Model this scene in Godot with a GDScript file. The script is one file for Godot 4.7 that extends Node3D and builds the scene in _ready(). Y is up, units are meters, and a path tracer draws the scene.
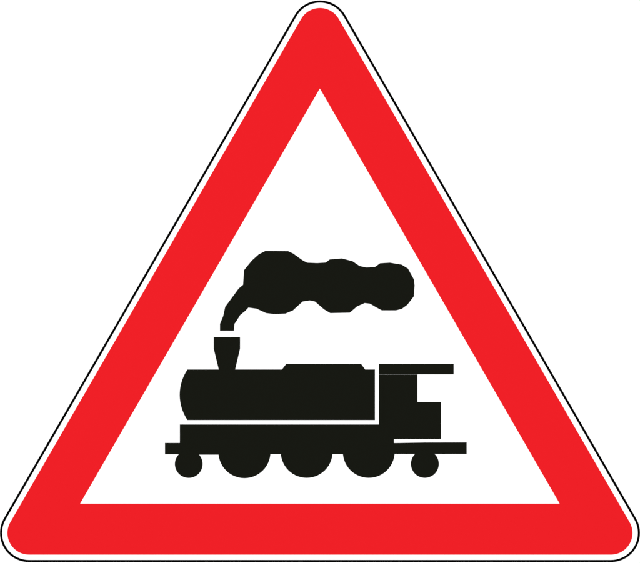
extends Node3D
# Triangular level-crossing warning sign (steam locomotive symbol) hung flat on a white wall,
# lit evenly by one large soft lamp behind the camera, photographed straight on.

const UNIT := 0.9 / 640.0          # the sign is 0.9 m wide; drawings below are in 640ths of that width
const MID := Vector2(320.0, 281.5) # middle of the drawing
const UP := 2.0                    # height of the sign's middle above the foot of the wall
const CAM := 3.0                   # camera distance from the sign's face

# ---------- shapes ----------
func pt(p: Vector2) -> Vector2:
	return Vector2((p.x - MID.x) * UNIT, -(p.y - MID.y) * UNIT)

func wall_strip(st: SurfaceTool, loop: PackedVector2Array, z0: float, z1: float, flip: bool) -> void:
	var n := loop.size()
	for i in n:
		var a := loop[i]
		var b := loop[(i + 1) % n]
		var d := (b - a).normalized()
		var nv := Vector3(d.y, -d.x, 0.0) * (-1.0 if flip else 1.0)
		var q := [Vector3(a.x, a.y, z0), Vector3(b.x, b.y, z0), Vector3(b.x, b.y, z1), Vector3(a.x, a.y, z1)]
		for k in ([0, 1, 2, 0, 2, 3] if flip else [0, 2, 1, 0, 3, 2]):
			st.set_normal(nv)
			st.add_vertex(q[k])

func face(st: SurfaceTool, a: Vector2, b: Vector2, c: Vector2, z: float, front: bool) -> void:
	# front faces run clockwise seen from +z
	var ccw := (b - a).cross(c - a) > 0.0
	var t := [a, c, b] if ccw == front else [a, b, c]
	for p: Vector2 in t:
		st.set_normal(Vector3(0, 0, 1.0 if front else -1.0))
		st.add_vertex(Vector3(p.x, p.y, z))

func ccw_loop(points: PackedVector2Array) -> PackedVector2Array:
	var loop := PackedVector2Array()
	for p in points:
		loop.append(pt(p))
	if Geometry2D.is_polygon_clockwise(loop):
		loop.reverse()
	return loop

# a cut sheet: outline in drawing units, from depth z0 to z1 (metres)
func sheet(called: String, points: PackedVector2Array, z0: float, z1: float, m: Material, parent: Node3D) -> MeshInstance3D:
	var loop := ccw_loop(points)
	# Geometry2D calls a loop clockwise in y-down terms; find the true turn
	var area := 0.0
	for i in loop.size():
		area += loop[i].cross(loop[(i + 1) % loop.size()])
	if area < 0.0:
		loop.reverse()
	var grown := Geometry2D.offset_polygon(loop, 0.15 * UNIT, Geometry2D.JOIN_MITER)   # film cut a hair generous
	if grown.size() == 1:
		loop = grown[0]
	var st := SurfaceTool.new()
	st.begin(Mesh.PRIMITIVE_TRIANGLES)
	var idx := Geometry2D.triangulate_polygon(loop)
	for i in range(0, idx.size(), 3):
		face(st, loop[idx[i]], loop[idx[i + 1]], loop[idx[i + 2]], z1, true)
		face(st, loop[idx[i]], loop[idx[i + 1]], loop[idx[i + 2]], z0, false)
	wall_strip(st, loop, z0, z1, false)
	return commit(called, st, m, parent)

# a frame between two loops of equal length (points of the inner loop may repeat)
func frame_sheet(called: String, outer: PackedVector2Array, inner: PackedVector2Array, z0: float, z1: float, m: Material, parent: Node3D) -> MeshInstance3D:
	var st := SurfaceTool.new()
	st.begin(Mesh.PRIMITIVE_TRIANGLES)
	var o := PackedVector2Array()
	var n := PackedVector2Array()
	for p in outer: o.append(pt(p))
	for p in inner: n.append(pt(p))
	var slim := PackedVector2Array()
	for i in o.size():
		var j := (i + 1) % o.size()
		for f in [[z1, true], [z0, false]]:
			face(st, o[i], o[j], n[j], f[0], f[1])
			if n[i].distance_to(n[j]) > 1e-7:
				face(st, o[i], n[j], n[i], f[0], f[1])
		if n[i].distance_to(n[j]) > 1e-7:
			slim.append(n[i])
	wall_strip(st, o, z0, z1, false)
	wall_strip(st, slim, z0, z1, true)
	return commit(called, st, m, parent)

func commit(called: String, st: SurfaceTool, m: Material, parent: Node3D) -> MeshInstance3D:
	var o := MeshInstance3D.new()
	o.name = called
	o.mesh = st.commit()
	o.material_override = m
	parent.add_child(o, true)
	return o

# triangle with round corners, counter-clockwise in the world: left, right, top
const CORNERS: Array[Vector2] = [Vector2(29.1, 533.0), Vector2(610.9, 533.0), Vector2(320.0, 29.6)]
func round_triangle(r: float, steps := 24) -> PackedVector2Array:
	var out := PackedVector2Array()
	for k in 3:
		var start := deg_to_rad([150.0, 270.0, 30.0][k])   # world angles, y up
		for i in steps + 1:
			var a := start + deg_to_rad(120.0) * i / steps
			out.append(CORNERS[k] + Vector2(cos(a), -sin(a)) * r)
	return out

func disc(c: Vector2, r: float, steps := 56) -> PackedVector2Array:
	var out := PackedVector2Array()
	for i in steps:
		var a := TAU * i / steps
		out.append(c + Vector2(cos(a), sin(a)) * r)
	return out

func poly(v: Array) -> PackedVector2Array:
	var out := PackedVector2Array()
	for i in range(0, v.size(), 2):
		out.append(Vector2(v[i], v[i + 1]))
	return out

func arc3(a: Vector2, m: Vector2, b: Vector2, steps := 24) -> PackedVector2Array:
	# circular arc a -> b through m (a and b share x)
	var h := absf(b.y - a.y) * 0.5
	var s := absf(a.x - m.x)
	var r := (h * h + s * s) / (2.0 * s)
	var c := Vector2(m.x + r, (a.y + b.y) * 0.5)
	var t0 := (a - c).angle()
	var t1 := (b - c).angle()
	var d := wrapf(t1 - t0, -PI, PI)
	var out := PackedVector2Array()
	for i in steps + 1:
		out.append(c + Vector2.from_angle(t0 + d * i / steps) * r)
	return out

# ---------- materials ----------
func paint(linear: Color, rough: float, spec: float) -> StandardMaterial3D:
	var m := StandardMaterial3D.new()
	m.albedo_color = linear.linear_to_srgb()
	m.roughness = rough
	m.metallic_specular = spec
	return m

func soft_lamp(called: String, at: Vector3) -> void:
	var l := AreaLight3D.new()
	l.name = called
	l.area_size = Vector2(2.4, 2.4)
	l.light_energy = LAMP
	l.light_color = Color.WHITE
	l.area_range = 12.0
	l.shadow_enabled = true
	l.position = at
	add_child(l)
	l.look_at_from_position(at, Vector3(0, UP, 0), Vector3.UP)

const LAMP := 51.0

func _ready() -> void:
	# camera
	var cam := Camera3D.new()
	cam.name = "camera"
	cam.position = Vector3(0, UP, CAM + 0.0024)
	cam.fov = rad_to_deg(2.0 * atan(0.9 * 901.0 / 1024.0 * 0.5 / CAM))
	cam.near = 0.05
	cam.far = 60.0
	add_child(cam)
	cam.current = true
	# no sky: an indoor copy stand, dark beyond the wall
	var we := WorldEnvironment.new()
	we.name = "environment"
	var e := Environment.new()
	e.background_mode = Environment.BG_COLOR
	e.background_color = Color.BLACK
	e.tonemap_mode = Environment.TONE_MAPPER_LINEAR
	e.tonemap_exposure = 1.0
	e.sdfgi_enabled = true
	e.ssao_enabled = true
	e.ssil_enabled = true
	we.environment = e
	add_child(we)
	# one large soft lamp behind the camera, square on to the sign: even light, hardly a shadow
	soft_lamp("soft_lamp", Vector3(0.0, UP, 6.0))

	# materials (linear base colours)
	var white_wall := paint(Color(0.82, 0.82, 0.82), 0.9, 0.2)
	var white_sheet := paint(Color(0.82, 0.82, 0.82), 0.6, 0.2)
	var red_sheet := paint(Color(0.650, 0.0108, 0.0152), 0.8, 0.02)
	var symbol_black := paint(Color(0.0068, 0.0074, 0.0050), 0.8, 0.02)
	var edge_black := paint(Color(0.0006, 0.0006, 0.0006), 0.7, 0.02)

	# the setting
	var wall := MeshInstance3D.new()
	wall.name = "wall"
	var wm := BoxMesh.new()
	wm.size = Vector3(6.0, 4.0, 0.2)
	wall.mesh = wm
	wall.material_override = white_wall
	wall.position = Vector3(0, 2.0, -0.1)
	wall.set_meta("kind", "structure")
	wall.set_meta("label", "plain white wall behind the triangular sign")
	add_child(wall)

	# the sign
	var sign_root := Node3D.new()
	sign_root.name = "warning_sign"
	sign_root.position = Vector3(0, UP, 0)
	sign_root.set_meta("label", "triangular red bordered warning sign with black steam locomotive on white wall")
	sign_root.set_meta("category", "traffic sign")
	add_child(sign_root)

	# backing plate, its black edge and the red border
	sheet("sign_plate", round_triangle(27.6), 0.0, 0.0020, white_sheet, sign_root)
	frame_sheet("edge_trim", round_triangle(29.2), round_triangle(26.95), 0.0, 0.0024, edge_black, sign_root)
	var inner := PackedVector2Array()
	for k in 3:
		for i in 25:
			inner.append([Vector2(80.2, 503.6), Vector2(559.6, 503.6), Vector2(319.9, 88.6)][k])
	frame_sheet("red_border", round_triangle(21.75), inner, 0.0020, 0.0024, red_sheet, sign_root)

	# the locomotive symbol, cut from black film
	var loco := Node3D.new()
	loco.name = "locomotive_symbol"
	loco.set_meta("label", "black silhouette of a steam locomotive with trailing smoke")
	sign_root.add_child(loco, true)
	var z0 := 0.0020
	var z1 := 0.0024
	sheet("smoke_plume", poly([220.1, 330.6, 220.1, 323.8, 223.3, 316.0, 225.3, 306.8, 238.8, 288.5, 243.2, 284.8,
		244.1, 270.2, 251.7, 260.8, 258.8, 254.4, 265.4, 251.0, 288.2, 251.2, 293.1, 253.5, 302.4, 260.2, 307.2, 262.7,
		317.1, 263.1, 325.6, 262.6, 329.9, 259.5, 342.0, 258.5, 352.6, 261.3, 359.7, 266.1, 366.5, 267.5, 375.0, 267.0,
		380.2, 263.3, 389.9, 262.7, 401.7, 264.7, 408.0, 268.6, 413.9, 279.4, 414.6, 285.5, 413.7, 296.5, 407.3, 304.8,
		401.7, 308.9, 396.0, 310.3, 381.9, 310.3, 375.7, 307.0, 370.0, 303.6, 364.7, 303.0, 357.1, 306.4, 349.8, 312.6,
		330.4, 313.0, 324.2, 309.4, 315.0, 301.5, 309.8, 300.4, 302.7, 301.5, 292.8, 310.5, 285.5, 313.5, 274.5, 314.0,
		266.1, 313.0, 256.5, 308.6, 248.4, 307.5, 245.5, 310.7, 240.2, 315.0, 236.6, 320.8, 234.5, 323.8, 233.8, 330.6]),
		z0, z1, symbol_black, loco)
	sheet("chimney", poly([213.8, 337.0, 240.0, 337.0, 240.0, 348.7, 235.1, 369.6, 233.0, 378.0, 221.0, 378.0, 218.9, 369.6, 213.8, 348.5]),
		z0, z1 + 0.0002, symbol_black, loco)
	var boiler := arc3(Vector2(187.5, 420.0), Vector2(179.8, 394.8), Vector2(187.5, 369.6))
	boiler.append_array(poly([374.9, 369.6, 374.9, 420.0]))
	sheet("boiler", boiler, z0, z1, symbol_black, loco)
	sheet("boiler_dome", poly([281.9, 369.7, 286.3, 364.0, 361.1, 364.0, 365.3, 369.7, 365.3, 376.0, 281.9, 376.0]),
		z0, z1 + 0.0002, symbol_black, loco)
	sheet("cab_roof", poly([379.0, 364.0, 453.6, 364.0, 453.6, 374.25, 379.0, 374.25]), z0, z1, symbol_black, loco)
	sheet("cab", poly([379.0, 374.64, 417.4, 374.64, 417.4, 402.0, 441.0, 402.0, 441.0, 438.9, 393.8, 438.9, 393.8, 446.0, 379.0, 446.0]),
		z0, z1, symbol_black, loco)
	sheet("underframe", poly([180.0, 424.6, 386.0, 424.6, 386.0, 454.0, 230.0, 454.0, 230.0, 454.6, 180.0, 454.6]),
		z0, z1 + 0.0002, symbol_black, loco)
	sheet("front_buffer_beam", poly([165.1, 443.0, 184.0, 443.0, 184.0, 454.2, 165.1, 454.2]), z0, z1, symbol_black, loco)
	sheet("rear_buffer_beam", poly([382.0, 443.1, 396.0, 443.1, 425.0, 442.6, 466.6, 442.5, 466.6, 453.8, 382.0, 453.8]),
		z0, z1 + 0.0001, symbol_black, loco)
	for w in [[188.8, 464.0, 13.8], [424.9, 463.9, 13.85]]:
		sheet("small_wheel", disc(Vector2(w[0], w[1]), w[2]), z0, z1 + 0.0004, symbol_black, loco)
	for w in [[244.5, 452.1, 25.95], [306.7, 451.9, 25.85], [368.8, 451.9, 25.85]]:
		sheet("driving_wheel", disc(Vector2(w[0], w[1]), w[2]), z0, z1 + 0.0004, symbol_black, loco)
